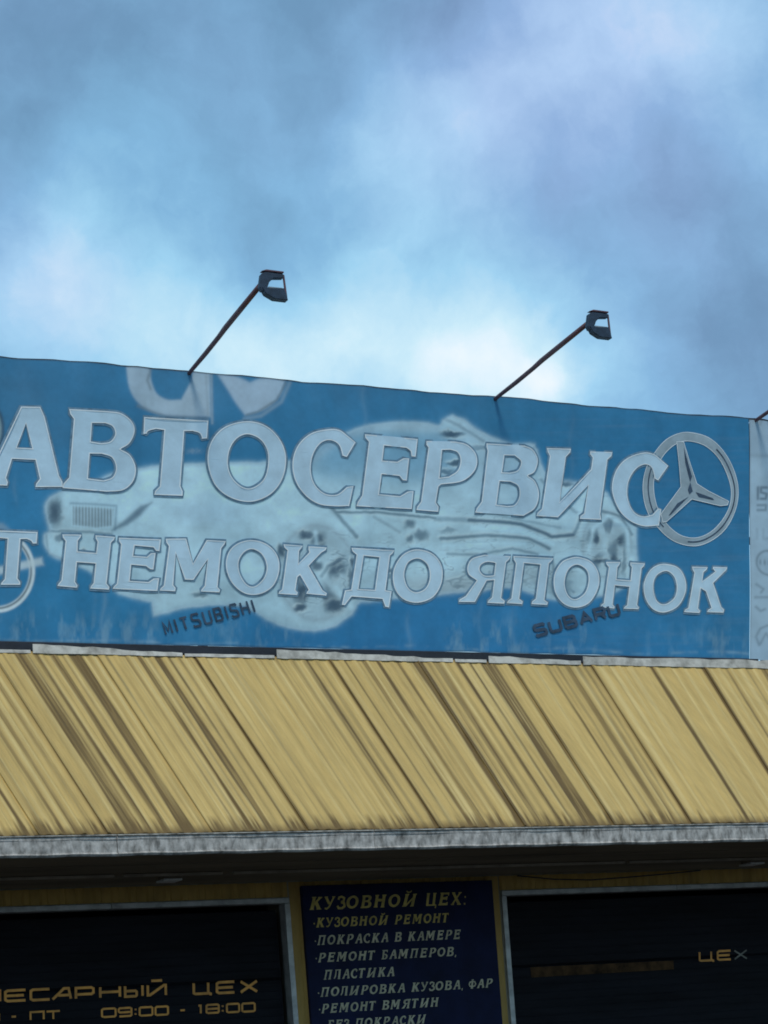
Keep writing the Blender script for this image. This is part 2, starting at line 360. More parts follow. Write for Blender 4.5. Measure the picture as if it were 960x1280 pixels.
ragged(-420, 38, .6, .6, .6); ragged(41, 228, 8.5, .3, 1.8); ragged(231, 343, .1, .1, .4); ragged(346, 566, 8, 0.1, 1.6)
ragged(569, 608, .1, .1, .4); ragged(611, 726, 5, .8, 1.8); ragged(729, 1300, 6.5, 6, 1.8)

# ---- doors
def strip(pts, wd, closed=False):          # mitred flat stroke in (x, z)
    P = [np.array(p, float) for p in pts]; n = len(P); Lf, Rt = [], []
    for i in range(n):
        if closed: a, b = P[i-1], P[(i+1) % n]
        else: a, b = P[max(i-1, 0)], P[min(i+1, n-1)]
        d1 = P[i]-a if (closed or i > 0) else b-P[i]; d2 = b-P[i] if (closed or i < n-1) else d1
        d1 = d1/(np.linalg.norm(d1)+1e-9); d2 = d2/(np.linalg.norm(d2)+1e-9)
        n1_ = np.array([-d1[1], d1[0]]); n2_ = np.array([-d2[1], d2[0]]); m = n1_+n2_
        lm = np.linalg.norm(m)
        if lm < .3: m = n1_; k_ = 1
        else: m = m/lm; k_ = min(1/max(.35, np.dot(m, n1_)), 1.6)
        Lf.append(P[i]+m*k_*wd/2); Rt.append(P[i]-m*k_*wd/2)
    v = Lf+Rt; f = [(i, (i+1) % n, (i+1) % n+n, i+n) for i in range(n if closed else n-1)]
    return v, f
TG = {  # stroke letters in a unit box
 'С': [[(1, 1), (.12, 1), (0, .88), (0, .12), (.12, 0), (1, 0)]], 'Л': [[(0, 0), (.42, 1), (1, 1), (1, 0)]],
 'Е': [[(1, 1), (.12, 1), (0, .88), (0, .12), (.12, 0), (1, 0)], [(.05, .5), (.92, .5)]],
 'А': [[(-.02, 0), (.62, 1), (.88, 1), (1, 0)], [(.30, .36), (.94, .36)]], 'Р': [[(0, 0), (0, 1), (.88, 1), (1, .88), (1, .5), (.88, .38), (.05, .38)]],
 'Н': [[(0, 0), (0, 1)], [(1, 0), (1, 1)], [(0, .5), (1, .5)]], 'Ы': [[(0, 1), (0, 0), (.6, 0), (.66, .1), (.66, .42), (.6, .52), (.05, .52)], [(1, 0), (1, 1)]],
 'Й': [[(0, 1), (0, .06), (.12, .06), (.9, .95), (1, .95), (1, 0)], [(.2, 1.42), (.8, 1.42)]],
 'Ц': [[(0, 1), (0, .1), (.1, 0), (1, 0)], [(.86, 1), (.86, .08)], [(1, .06), (1, -.2)]], 'Х': [[(0, 1), (1, 0)], [(1, 1), (0, 0)]],
 'П': [[(0, 0), (0, 1), (1, 1), (1, 0)]], 'Т': [[(0, 1), (1, 1)], [(.5, .95), (.5, 0)]],
 '0': [[(.1, 0), (0, .12), (0, .88), (.1, 1), (.9, 1), (1, .88), (1, .12), (.9, 0), (.1, 0)]],
 '9': [[(.05, 0), (.9, 0), (1, .12), (1, .88), (.9, 1), (.1, 1), (0, .88), (0, .6), (.1, .48), (.95, .48)]],
 '8': [[(.1, 0), (0, .12), (0, .88), (.1, 1), (.9, 1), (1, .88), (1, .12), (.9, 0), (.1, 0)], [(.05, .5), (.95, .5)]],
 '1': [[(.1, .95), (.5, .95), (.5, 0)]], ':': [[(.5, .12), (.5, .32)], [(.5, .68), (.5, .88)]], '-': [[(0, .5), (1, .5)]],
 'M': [[(0, 0), (0, 1), (.5, .25), (1, 1), (1, 0)]], 'I': [[(.5, 0), (.5, 1)]], 'T': [[(0, .95), (1, .95)], [(.5, .9), (.5, 0)]],
 'S': [[(1, .85), (.85, 1), (.12, 1), (0, .85), (.02, .62), (.15, .54), (.88, .46), (1, .35), (1, .12), (.88, 0), (.12, 0), (0, .15)]],
 'U': [[(0, 1), (0, .15), (.15, 0), (.85, 0), (1, .15), (1, 1)]], 'B': [[(0, 0), (0, 1), (.8, 1), (.95, .88), (.95, .62), (.8, .52), (1, .4), (1, .12), (.88, 0), (0, 0)], [(.05, .52), (.8, .52)]],
 'H': [[(0, 0), (0, 1)], [(1, 0), (1, 1)], [(0, .5), (1, .5)]], 'A': [[(0, 0), (.5, 1), (1, 0)], [(.22, .34), (.78, .34)]],
 'R': [[(0, 0), (0, 1), (.88, 1), (1, .86), (1, .6), (.88, .48), (.05, .48)], [(.55, .46), (1, 0)]],
}
class Dec:
    def __init__(s): s.v = []; s.f = []; s.k = 0
    def add(s, v2, f, Y):
        o = len(s.v); s.k += 1; y = Y-.00025*(s.k % 5)
        s.v += [(p[0], y, p[1]) for p in v2]; s.f += [tuple(i+o for i in q) for q in f]
    def tris(s, contours, Y):
        tr = tessellate_polygon([[Vector((p[0], p[1], 0)) for p in c] for c in contours])
        fl = [p for c in contours for p in c]; s.add(fl, tr, Y)
    def build(s, name, m, parent, fn=None):
        me = mesh(s.v, s.f)
        if fn: fn(me)
        return link(name, me, m, parent)
def techno(m, parent, text_spans, Y, th=.2):     # [(char, px_left, px_right, baseline_px, height_px)]
    for ch, xl, xr, yb, hp in text_spans:
        dec = Dec()
        a = at(xl, yb, Y); b = at(xr, yb-(xr-xl)*.035, Y); t = at(xl, yb-hp, Y)
        wd = b[0]-a[0]; hh = t[2]-a[2]; s = hh*th
        for pl in TG[ch]:
            pts = [(a[0]+s/2+(wd-s)*x+.05*hh*z, a[2]+s/2+(hh-s)*z) for x, z in pl]
            v, f = strip(pts, s); dec.add(v, f, Y)
        dec.build('letter', m, parent)
def door(x0, x1, name, cuts):
    d = link('garage_door', bx([(x0+.03, x1-.03, .072, .09, .02, DT-.03)]), M_door, B)
    zs = cuts
    for a, b in zip(zs, zs[1:]):
        z0, z1 = a+.0025, b-.0025
        pr = [(.070, z0), (.052, z0), (.046, z0+.008)]
        m_ = z0+.008; step = .047
        while m_+step < z1-.008:
            pr += [(.046, m_+step-.008), (.0476, m_+step-.004), (.046, m_+step)]; m_ += step
        pr += [(.046, z1-.008), (.052, z1), (.070, z1)]
        v = [(x, y, z) for x in (x0+.032, x1-.032) for y, z in pr]; n = len(pr)
        f = [(i, i+n, i+1+n, i+1) for i in range(n-1)]
        link('door_panel', mesh(v, f), M_door, d)
    # trims: head in lengths, jambs
    seg = [x0-.028, x0+(x1-x0)*.34, x0+(x1-x0)*.71, x1+.028]
    for a, b in zip(seg, seg[1:]): link('head_trim', bx([(a+.002, b-.002, -.022, .06, DT+.001, DT+.031)], .003), M_frame, d)
    for xa, xb in ((x0-.028, x0+.004), (x1-.004, x1+.028)):
        link('jamb_trim', bx([(xa, xb, -.020, .068, .0, DT-.001)], .003), M_frame, d)
    return d
d1 = door(*DL, 'l', [.03, .55, 1.07, 1.59, 2.11, 2.62, 3.115, DT-.028])
d2 = door(*DR, 'r', [.03, .55, 1.07, 1.59, 2.11, 2.62, 3.115, DT-.028])
DY = .043
k_ = 2.8235
def sp(s, x, y0, hp, slope=-.038):         # crop coordinates -> photo pixels
    out = []
    for ch, (a, b) in zip(s, x):
        xm = a/k_; out.append((ch, xm, b/k_, 1030+(y0+slope*a)/k_, hp/k_))
    return out
techno(M_orange, d1, sp('СЛЕСАРНЫЙ', [(-160, -80), (-72, 5), (15, 95), (105, 180), (183, 255), (264, 335), (350, 428), (438, 508), (518, 590)], 631, 46), DY)
techno(M_orange, d1, sp('ЦЕХ', [(680, 748), (762, 832), (846, 912)], 631, 47), DY)
techno(M_orange, d1, sp('ПН', [(-110, -60), (-50, 0)], 699, 34) + sp('-', [(38, 60)], 699, 34)+sp('ПТ', [(105, 158), (162, 215)], 699, 34), DY, .2)
techno(M_orange, d1, sp('09:00', [(357, 412), (416, 468), (470, 488), (490, 542), (546, 597)], 699, 36)+sp('-', [(634, 656)], 699, 34)+sp('18:00', [(696, 722), (726, 776), (778, 795), (798, 848), (852, 903)], 699, 36), DY, .2)
def sp2(s, x, y0, hp): return [(ch, 620+a/k_, 620+b/k_, 1030+(y0-.055*(a-715))/k_, hp/k_) for ch, (a, b) in zip(s, x)]
techno(M_orange, d2, sp2('ЦЕ', [(716, 770), (780, 832)], 487, 38), DY, .2)
techno(M_greyp, d2, sp2('Х', [(840, 888)], 487, 36), DY, .16)
de = Dec(); a = at(664, 1222, DY); b = at(842, 1206, DY); c_ = at(842, 1214, DY)
de.add([(a[0], a[2]), (b[0], a[2]+.004), (b[0], a[2]+.058), (a[0], a[2]+.062)], [(0, 1, 2, 3)], DY); o = de.build('brown_stripe', M_brown, d2)  # plain brown bar on the right door

# small fittings under the eave
proto = None
for i, (px, py) in enumerate(((215, 1093), (945, 1070))):
    p = at(px, py, -.5)
    lab = ['small white lamp fitting under the eave above the left garage door', 'small white lamp fitting under the eave at the right end of the photo'][i]
    if proto is None:
        t = thing('eave_lamp', lab, 'lamp', (p[0], -.45, 3.662), 'small lamp fittings under the eave')
        link('housing', bx([(p[0]-.045, p[0]+.045, -.50, -.40, 3.640, 3.6615)], .004), M_soffit, t)
        link('diffuser', bx([(p[0]-.052, p[0]+.052, -.512, -.39, 3.628, 3.639)], .003), M_white, t)
        proto = t; pp = p
    else:
        t = proto.copy(); COL.objects.link(t); t.location = (p[0], -.45, 3.662); t['label'] = lab
        for ch in proto.children:
            c = ch.copy(); COL.objects.link(c); c.parent = t

# ------------------------------------------------------------------ traced letterforms (photo pixels; third value 1 = smooth point)
def spl(c, n=6):
    out = []; m = len(c)
    P = [np.array(p[:2], float) for p in c]; S = [len(p) > 2 for p in c]
    for i in range(m):
        j = (i+1) % m; p, q = P[i], P[j]
        if not S[i] and not S[j]: out.append(p); continue
        t0 = (P[j]-P[i-1])/2 if S[i] else (q-p)*.9; t1 = (P[(j+1) % m]-P[i])/2 if S[j] else (q-p)*.9
        L_ = np.linalg.norm(q-p)
        for t in (t0, t1):
            l = np.linalg.norm(t)
            if l > 1.2*L_: t *= 1.2*L_/l
        for k in range(n):
            s = k/n; out.append((2*s**3-3*s**2+1)*p+(s**3-2*s**2+s)*t0+(-2*s**3+3*s**2)*q+(s**3-s**2)*t1)
    return out
def ell(pts): return [(x, y, 1) for x, y in pts]
A_ = (0, 490, 4.8); B_ = (160, 500, 4.8); C_ = (350, 510, 4.8); D_ = (500, 520, 4.8); E_ = (650, 520, 4.8)
F_ = (0, 640, 4.8); G_ = (180, 650, 4.8); H_ = (340, 650, 4.364); I_ = (550, 660, 4.364); J_ = (740, 670, 4.8)
LET = [
 ('А', A_, [(128,86),(240,90),(268,150),(352,505),(372,540),(372,573),(218,570),(218,548),(240,520),(215,405),(75,398),(38,515),(48,540),(42,562),(-110,556),(-106,532),(-76,515)], [(158,185),(196,338),(103,333)]),
 ('В', A_, [(415,105),(640,118),(720,132,1),(785,180,1),(805,240,1),(775,310,1),(720,345),(780,380,1),(815,455,1),(800,535,1),(740,588,1),(640,600),(376,580),(378,552),(412,515),(440,165),(418,135)], [(550,188),(630,190),(672,210,1),(688,255,1),(660,298,1),(605,308),(543,300)], [(538,370),(610,372),(670,395,1),(695,455,1),(675,510,1),(620,532),(525,522)]),
 ('Т', B_, [(95,105),(472,130),(468,235),(440,238),(425,205,1),(385,190),(335,188),(312,520),(325,550),(322,578),(158,572),(160,548),(188,520),(215,180),(165,176),(122,188,1),(108,205),(90,203)]),
 ('О', B_, ell([(710,130),(830,160),(920,250),(950,360),(925,480),(850,570),(730,615),(610,590),(515,510),(472,380),(490,260),(570,170)]), ell([(715,210),(790,240),(835,310),(838,400),(810,480),(740,530),(680,525),(620,470),(593,390),(605,300),(650,235)])),
 ('С', C_, [(300,124,1),(360,132,1),(405,168),(450,210),(400,295),(375,288),(352,220,1),(300,192,1),(240,215,1),(195,290,1),(185,380,1),(210,460,1),(270,515,1),(340,520,1),(400,475),(440,472),(415,588),(330,592,1),(235,578,1),(150,520,1),(90,430,1),(75,320,1),(110,220,1),(190,150,1)]),
 ('Е', C_, [(508,160),(825,185),(815,290),(790,290),(785,258),(760,240),(620,228),(608,320),(700,325),(740,302),(775,305),(760,435),(735,435),(715,410),(605,400),(590,520),(720,530),(765,502),(800,502),(788,608),(462,590),(466,565),(492,525),(530,205),(508,182)]),
 ('Р', D_, [(160,150),(330,155),(400,175,1),(452,240,1),(445,325,1),(370,395,1),(245,412),(230,425),(215,520),(232,545),(228,575),(100,566),(102,545),(125,515),(170,190),(158,172)], [(250,205),(300,205),(342,222,1),(358,270,1),(340,330,1),(290,365),(235,375)]),
 ('В', D_, [(515,168),(740,182),(795,205,1),(825,265,1),(805,335,1),(760,362),(805,395,1),(828,470,1),(805,555,1),(735,603),(445,586),(450,560),(480,520),(520,212),(513,190)], [(620,240),(680,243),(718,280,1),(698,330,1),(650,345),(605,345)], [(590,395),(655,400),(702,428,1),(708,490,1),(680,537,1),(635,546),(568,540)]),
 ('И', E_, [(165,192),(305,195),(303,218),(278,245),(235,520),(425,320),(435,250),(420,230),(422,213),(552,216),(550,240),(525,262),(478,590),(482,625),(358,620),(360,602),(382,585),(410,415),(225,610),(95,605),(98,585),(125,560),(180,240),(167,215)]),
 ('С', E_, [(740,220,1),(810,232,1),(850,265),(890,300),(832,385),(812,375),(790,308,1),(745,292,1),(690,325,1),(650,400,1),(645,490,1),(680,570,1),(740,600,1),(798,590),(832,553),(850,560),(838,655),(740,660,1),(640,620,1),(580,550,1),(550,440,1),(575,330,1),(640,255,1)]),
 ('Т', F_, [(-68,108),(220,122),(218,190),(195,192),(185,176),(160,164),(122,162),(105,400),(120,420),(118,438),(10,435),(12,420),(30,400),(45,158),(-10,156),(-38,168),(-52,186),(-75,184)]),
 ('Н', F_, [(375,135),(482,138),(480,156),(465,175),(462,238),(575,248),(582,182),(570,162),(572,143),(685,150),(683,168),(665,185),(640,430),(656,450),(652,466),(545,459),(546,445),(562,425),(572,310),(460,302),(450,420),(465,440),(460,455),(348,446),(350,431),(368,410),(392,175),(376,155)]),
 ('Е', F_, [(715,155),(960,166),(955,235),(935,235),(920,214),(805,203),(795,265),(880,270),(905,248),(932,250),(920,345),(900,345),(875,326),(785,318),(775,415),(890,421),(920,400),(952,402),(940,476),(680,463),(682,448),(700,430),(725,195),(713,176)]),
 ('М', G_, [(130,115),(245,118),(285,270),(370,125),(482,130),(478,150),(458,175),(432,410),(447,425),(442,441),(335,436),(337,422),(355,400),(375,240),(290,365),(238,362),(185,200),(170,395),(184,412),(180,432),(95,427),(97,412),(115,395),(145,160),(130,138)]),
 ('О', G_, ell([(650,122),(740,150),(800,220),(808,310),(770,400),(690,448),(600,443),(520,380),(485,290),(500,200),(560,142)]), ell([(650,178),(705,210),(732,280),(715,350),(660,400),(610,385),(570,320),(565,250),(600,195)])),
 ('К', H_, [(65,132),(167,138),(163,152),(150,168),(143,240),(205,175),(200,158),(203,142),(295,150),(292,165),(268,180),(200,250),(275,385),(297,400),(293,414),(186,406),(188,392),(197,385),(150,298),(138,312),(125,385),(137,398),(132,412),(35,406),(37,392),(52,380),(85,165),(67,150)]),
 ('Д', H_, [(435,152),(668,162),(662,180),(648,192),(622,385),(655,390),(640,475),(618,472),(605,430),(430,420),(395,466),(378,462),(395,386),(428,383),(460,190),(437,172)], [(500,195),(590,200),(562,382),(468,380)]),
 ('О', H_, ell([(810,160),(880,185),(925,250),(925,340),(880,420),(800,450),(720,430),(672,370),(665,280),(700,205),(750,168)]), ell([(810,212),(850,245),(862,310),(840,370),(790,392),(745,365),(725,300),(740,240),(770,215)])),
 ('Я', I_, [(377,156),(372,175),(355,190),(330,385),(349,400),(345,415),(258,411),(260,398),(280,380),(290,285),(250,290),(187,406),(103,405),(105,391),(138,372),(197,288),(155,255,1),(148,210,1),(172,168,1),(235,150)], [(295,195),(250,190,1),(218,205,1),(212,235,1),(238,262,1),(288,262)]),
 ('П', I_, [(398,155),(612,165),(608,180),(592,195),(570,395),(587,405),(583,420),(500,416),(502,400),(522,385),(545,200),(455,192),(428,390),(447,402),(443,418),(363,413),(366,400),(385,385),(410,195),(398,175)]),
 ('О', I_, ell([(750,162),(820,185),(860,250),(858,330),(810,410),(740,437),(670,415),(625,350),(620,260),(655,192),(700,168)]), ell([(750,205),(795,235),(805,290),(785,355),(735,390),(695,370),(675,310),(685,250),(710,215)])),
 ('Н', J_, [(80,158),(162,158),(160,175),(148,190),(142,262),(228,268),(235,190),(226,175),(228,160),(313,165),(310,182),(295,195),(270,415),(281,428),(277,440),(193,438),(195,425),(210,415),(222,305),(135,298),(122,412),(135,425),(131,436),(46,431),(50,415),(65,405),(95,190),(80,172)]),
 ('О', J_, ell([(450,165),(520,190),(560,260),(562,340),(520,420),(440,458),(370,440),(320,375),(308,290),(340,215),(390,175)]), ell([(455,210),(495,245),(510,310),(495,370),(440,408),(395,390),(372,330),(375,265),(405,225)])),
 ('К', J_, [(600,185),(687,188),(683,205),(665,220),(655,275),(735,215),(720,200),(722,187),(804,190),(800,208),(720,285),(770,430),(787,445),(782,463),(688,460),(691,445),(710,435),(678,335),(650,312),(635,435),(647,450),(642,463),(558,456),(561,440),(580,430),(612,222),(600,200)]),
]
YB = -.10                                   # plane of the banner cloth
BX0, BX1, BZ0, BZ1 = -3.42, at(937, 680, YB)[0], 4.962, 6.480
def wave(x, z):
    x = np.asarray(x); z = np.asarray(z)
    ws_ = .0022*np.sin(x*41+3*np.sin(z*4))*np.clip((z-6.2)/.28, 0, 1)+.002*np.sin(x*37+2*np.sin(z*5+1))*np.clip((5.25-z)/.28, 0, 1)
    return ws_+.007*np.sin(x*3.1+.8*z)+.0055*np.sin(x*7.3-z*2.1+1)+.003*np.sin(x*13+z*5)+.0035*np.sin(z*6.5+x*1.7)+.002*np.sin(x*23-z*9)
def wrap(me, off, cell=.08):
    bm = bmesh.new(); bm.from_mesh(me)
    xs = [v.co.x for v in bm.verts]; zs = [v.co.z for v in bm.verts]
    if cell:
        for ax, lo, hi in ((0, min(xs), max(xs)), (2, min(zs), max(zs))):
            c = math.ceil(lo/cell)*cell
            while c < hi:
                co = [0, 0, 0]; no = [0, 0, 0]; co[ax] = c; no[ax] = 1
                bmesh.ops.bisect_plane(bm, geom=list(bm.verts)+list(bm.edges)+list(bm.faces), plane_co=co, plane_no=no, dist=1e-6); c += cell
    for v in bm.verts: v.co.y = v.co.y-float(wave(v.co.x, v.co.z))+YB-off
    bmesh.ops.recalc_face_normals(bm, faces=bm.faces)
    if bm.faces and sum(f.normal.y*f.calc_area() for f in bm.faces) > 0: bmesh.ops.reverse_faces(bm, faces=bm.faces)
    bm.to_mesh(me); bm.free()

banner = thing('banner', 'blue service banner with big white lettering, a pale car and a star emblem', 'banner', ((BX0+BX1)/2, YB, BZ0))
# ---- printed cloth: a fine sheet whose flat print is stored as a colour attribute
def seam(z): return at(937.6, 820, YB)[0]+(at(934.6, 527, YB)[0]-at(937.6, 820, YB)[0])*(z-BZ0)/(BZ1-BZ0)
def paint_sheet(x0, x1, z0, z1, step, paint, edge_amp):
    nx = int((x1-x0)/step)+1; nz = int((z1-z0)/step)+1
    X, Z = np.meshgrid(np.linspace(x0, x1, nx), np.linspace(z0, z1, nz), indexing='ij')
    t = (Z-z0)/(z1-z0)
    if paint is paint_main: X = x0+(X-x0)*(seam(Z)-x0)/(x1-x0)
    else: X = x1-(x1-X)*(x1-seam(Z)-.004)/(x1-x0)
    Zw = Z+edge_amp*(fbm(X*2.6, X*0+3, 3)-.5)*2*np.clip(t*8-7, 0, 1)
    Y = YB-wave(X, Zw)
    px, py = proj(X, np.full_like(X, YB), Zw)
    c3 = paint(px, py, X, Z)
    idx = np.arange(nx*nz).reshape(nx, nz)
    f = np.stack([idx[:-1, :-1], idx[1:, :-1], idx[1:, 1:], idx[:-1, 1:]], -1).reshape(-1, 4)
    me = bpy.data.meshes.new('m'); me.vertices.add(nx*nz); me.vertices.foreach_set('co', np.stack([X, Y, Zw], -1).astype(np.float32).ravel())
    me.loops.add(f.size); me.loops.foreach_set('vertex_index', f.astype(np.int32).ravel())
    me.polygons.add(len(f)); me.polygons.foreach_set('loop_start', (np.arange(len(f))*4).astype(np.int32)); me.polygons.foreach_set('loop_total', np.full(len(f), 4, np.int32))
    me.update(calc_edges=True); me.polygons.foreach_set('use_smooth', np.ones(len(f), bool))
    ca = me.color_attributes.new('print', 'FLOAT_COLOR', 'POINT'); cc = np.ones((nx*nz, 4), np.float32); cc[:, :3] = np.clip(c3, 0, 1).reshape(-1, 3)
    ca.data.foreach_set('color', cc.ravel()); return me
def sd_poly(px, py, poly):
    d = np.full(px.shape, 1e9); ins = np.zeros(px.shape, bool); n = len(poly)
    for i in range(n):
        (ax, ay), (bx_, by) = poly[i][:2], poly[(i+1) % n][:2]
        ex, ey = bx_-ax, by-ay; wx, wy = px-ax, py-ay
        t = np.clip((wx*ex+wy*ey)/(ex*ex+ey*ey+1e-9), 0, 1); d = np.minimum(d, (wx-ex*t)**2+(wy-ey*t)**2)
        c = (ay > py) != (by > py); ins ^= c & (px < ex*(py-ay)/(by-ay+1e-12)+ax)
    d = np.sqrt(d); return np.where(ins, -d, d)
def sd_line(px, py, pts):
    d = np.full(px.shape, 1e9)
    for (ax, ay), (bx_, by) in zip(pts, pts[1:]):
        ex, ey = bx_-ax, by-ay; wx, wy = px-ax, py-ay
        t = np.clip((wx*ex+wy*ey)/(ex*ex+ey*ey+1e-9), 0, 1); d = np.minimum(d, (wx-ex*t)**2+(wy-ey*t)**2)
    return np.sqrt(d)
def sm(d, s): return 1/(1+np.exp(np.clip(d/s, -30, 30)))
BLUE = np.array([.030, .24, .47]); PAL = np.array([.57, .86, 1.0]); MID = np.array([.17, .36, .54]); DRK = np.array([.045, .10, .16]); GRY = np.array([.22, .30, .36])
def over(c, a, col): return c*(1-a[..., None])+np.array(col)*a[..., None]
CAR = [(56,640),(62,622),(80,613),(110,606),(135,594),(170,586),(240,580),(345,577),(386,573),(402,556),(430,541),(478,529),(530,528),(548,531),(553,524),(566,519),(580,524),(600,540),(640,556),(668,556),(676,580),(690,600),(712,600),(752,612),(768,630),(785,642),(796,652),(796,698),(793,720),(760,744),(700,750),(672,744),(640,735),(600,739),(552,743),(450,753),(440,768),(416,783),(392,789),(360,785),(332,774),(310,760),(296,757),(240,759),(192,770),(189,752),(150,742),(138,730),(100,708),(62,692),(55,670),(62,662)]
def paint_main(px, py, X, Z):
    pxw = px+(fbm(px/14, py/14)-.5)*3; pyw = py+(fbm(px/14+9, py/14+4)-.5)*3
    c = np.ones(px.shape+(3,))*BLUE
    bl = fbm(px/90, py/60)
    c = c*(.86+.3*bl[..., None])
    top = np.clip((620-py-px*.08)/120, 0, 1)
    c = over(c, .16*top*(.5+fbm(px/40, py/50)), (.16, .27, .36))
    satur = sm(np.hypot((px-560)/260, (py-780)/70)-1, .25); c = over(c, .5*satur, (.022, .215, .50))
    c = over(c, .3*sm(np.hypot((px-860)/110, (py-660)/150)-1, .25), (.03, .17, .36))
    # the car
    d = sd_poly(pxw, pyw, [tuple(p) for p in spl([(x, y, 1) if x not in (190, 192, 189, 566, 553, 796) else (x, y) for x, y in CAR], 3)]); car = sm(d, 1.6)
    body = PAL*(1+.0*px[..., None]); tex = fbm(px/28, py/20)
    cb = PAL*(.78+.42*tex[..., None])*(1-.18*sm(np.abs(py-664-.02*px)-9, 6)[..., None])*(1-.14*sm(720-py, 6)[..., None])
    cb = over(cb, .8*sm(py-590-.02*px, 7)*sm(388-px, 8)*sm(px-(575+.0*py), 8)*sm(538-py, 4), (.14, .38, .58))
    cb = over(cb, .35*sm(sd_poly(px, py, [(590,552),(668,566),(688,600),(600,598)]), 5), (.30, .50, .64))            # cabin glass
    cb = over(cb, .35*sm(570-px+0*py, 20)*sm(px-660, 20)*sm(py-640, 10), (.30, .46, .60))
    cb = over(cb, .45*sm(sd_line(px, py, [(392, 573), (430, 545), (480, 533), (545, 534)])-4, 2), (.42, .58, .70))
    cb = over(cb, .4*sm(np.hypot((px-255)/45, (py-642)/14)-1, .3), (.28, .43, .58))
    cb = over(cb, .5*sm(np.hypot((px-560)/70, (py-733)/14)-1, .25), (.36, .42, .45))
    cb = over(cb, .5*sm(np.hypot((px-650)/40, (py-715)/16)-1, .25), (.34, .41, .45))
    # wheels: tyre, disc, spokes
    for (wx, wy, rx, ry) in ((396, 716, 46, 58), (758, 682, 30, 40)):
        q = np.hypot((pxw-wx)/rx, (pyw-wy)/ry)
        cb = over(cb, .55*sm(np.abs(q-1.02)-.05, .035), GRY*1.2); cb = over(cb, .45*sm(q-.95, .04), (.36, .50, .58))
        an = np.arctan2((pyw-wy)/ry, (pxw-wx)/rx)
        cb = over(cb, .75*sm(.25-np.cos(an*5+1.2), .18)*sm(np.abs(q-.62)-.24, .05)*(.6+.9*fbm(px/9, py/9)), DRK)
        cb = over(cb, .5*sm(q-.22, .05), PAL*1.1)
    dots = []; lines_ = []
    for (x, y, rx, ry, st) in ((383,667,8,5,.75),(398,672,7,6,.7),(351,689,5,8,.8),(374,735,7,12,.7),(374,760,7,4,.8),(418,758,12,7,.85),(438,723,4,12,.6),(395,707,8,6,.7),(416,716,6,8,.5),(441,703,3,6,.7),
                               (512,655,7,6,.65),(527,668,9,7,.6),(513,673,5,4,.6),(560,663,10,3,.4),(68,640,9,17,.85),(74,672,5,5,.5),(105,690,7,3,.7),(248,745,9,3,.6),(566,543,14,4,.8),(569,580,10,3,.75),(556,590,9,2.5,.5),
                               (705,604,12,3,.7),(700,735,13,12,.55),(704,717,10,9,.3),(745,672,4,9,.6),(765,690,5,14,.55),(752,702,9,4,.6),(780,705,3,16,.45),(484,720,10,3,.5),(488,712,11,2.5,.6),(600,560,20,3,.35),(636,560,10,5,.4),(573,732,6,3,.4)):
        dots.append((x, y, rx, ry, min(.97, st*1.25)))
    q = sd_poly(px, py, [(90,632),(143,635),(141,658),(120,661),(90,657)])
    cb = over(cb, .85*sm(q, 1.0)*(.7+.3*np.sin(px*1.6)), GRY*.9); cb = over(cb, .5*sm(np.abs(q)-.8, .7), PAL*1.15)
    cb = over(cb, .6*sm(sd_line(px, py, [(88, 629), (146, 632), (144, 662)])-1, .8), DRK*1.8)
    cb = over(cb, .8*sm(sd_poly(px, py, [(140,663),(158,648),(176,632),(190,628),(176,644),(160,656)])+0, 1.2), DRK*1.2)
    for pts, wd, st in (([(420,640),(470,640),(545,647)],1.5,.7),([(585,651),(650,655),(690,671),(716,669)],2.2,.8),([(552,673),(605,670),(660,673),(686,686)],2,.65),([(560,692),(600,694),(640,686),(672,693)],1.6,.5),
                        ([(414,634),(430,652),(446,670)],2.5,.55),([(468,646),(500,664)],2,.3),([(662,600),(668,560),(676,556)],2,.35),([(716,669),(728,645),(745,636),(775,646),(790,668)],2,.55),
                        ([(545,520),(575,532),(604,552)],2,.35),([(676,600),(700,622),(720,640)],2,.4),([(60,664),(90,664),(140,668)],1.5,.5),([(57,668),(60,692),(100,706)],1.2,.4),([(425,700),(410,708),(402,720)],2,.4),
                        ([(690,700),(694,722),(716,740)],1.6,.5),([(545,648),(585,651)],3,.4),([(596,640),(700,660)],1.5,.35),([(768,612),(772,640)],1.5,.3)):
        lines_.append((pts, wd, min(.95, st*1.15)))
    w1 = (fbm(px/8+3, py/8+1, 3)-.5)*7; w2 = (fbm(px/8+13, py/8+21, 3)-.5)*7
    mech = sm(np.hypot((px-640)/190, (py-690)/55)-1, .12)+sm(np.hypot((px-398)/52, (py-712)/58)-1, .1)
    def details(dx, dy):
        x_ = px+dx; y_ = py+dy; D = np.zeros(px.shape)
        for (x, y, rx, ry, st) in dots: D = np.maximum(D, st*sm(np.hypot((x_+w1-x)/rx, (y_+w2-y)/ry)-1, .2))
        for pts, wd, st in lines_: D = np.maximum(D, st*sm(sd_line(x_+w1*.25, y_+w2*.25, pts)-wd, .75))
        r_ = np.abs(fbm(x_/26+31, y_/11+8, 3)-.5); D = np.maximum(D, .5*sm(r_-.018, .008)*np.clip(mech, 0, 1)*np.clip(fbm(x_/20+5, y_/20)*2.6-.9, 0, 1))
        return D
    D0 = details(0, 0); D1 = details(-1.8, -2.2); D2 = details(2.0, 2.2)
    cb = over(cb, .8*np.clip(np.maximum(D1, D2)-D0, 0, 1), (.74, .95, 1.0)); cb = over(cb, D0*.96, DRK*1.05)
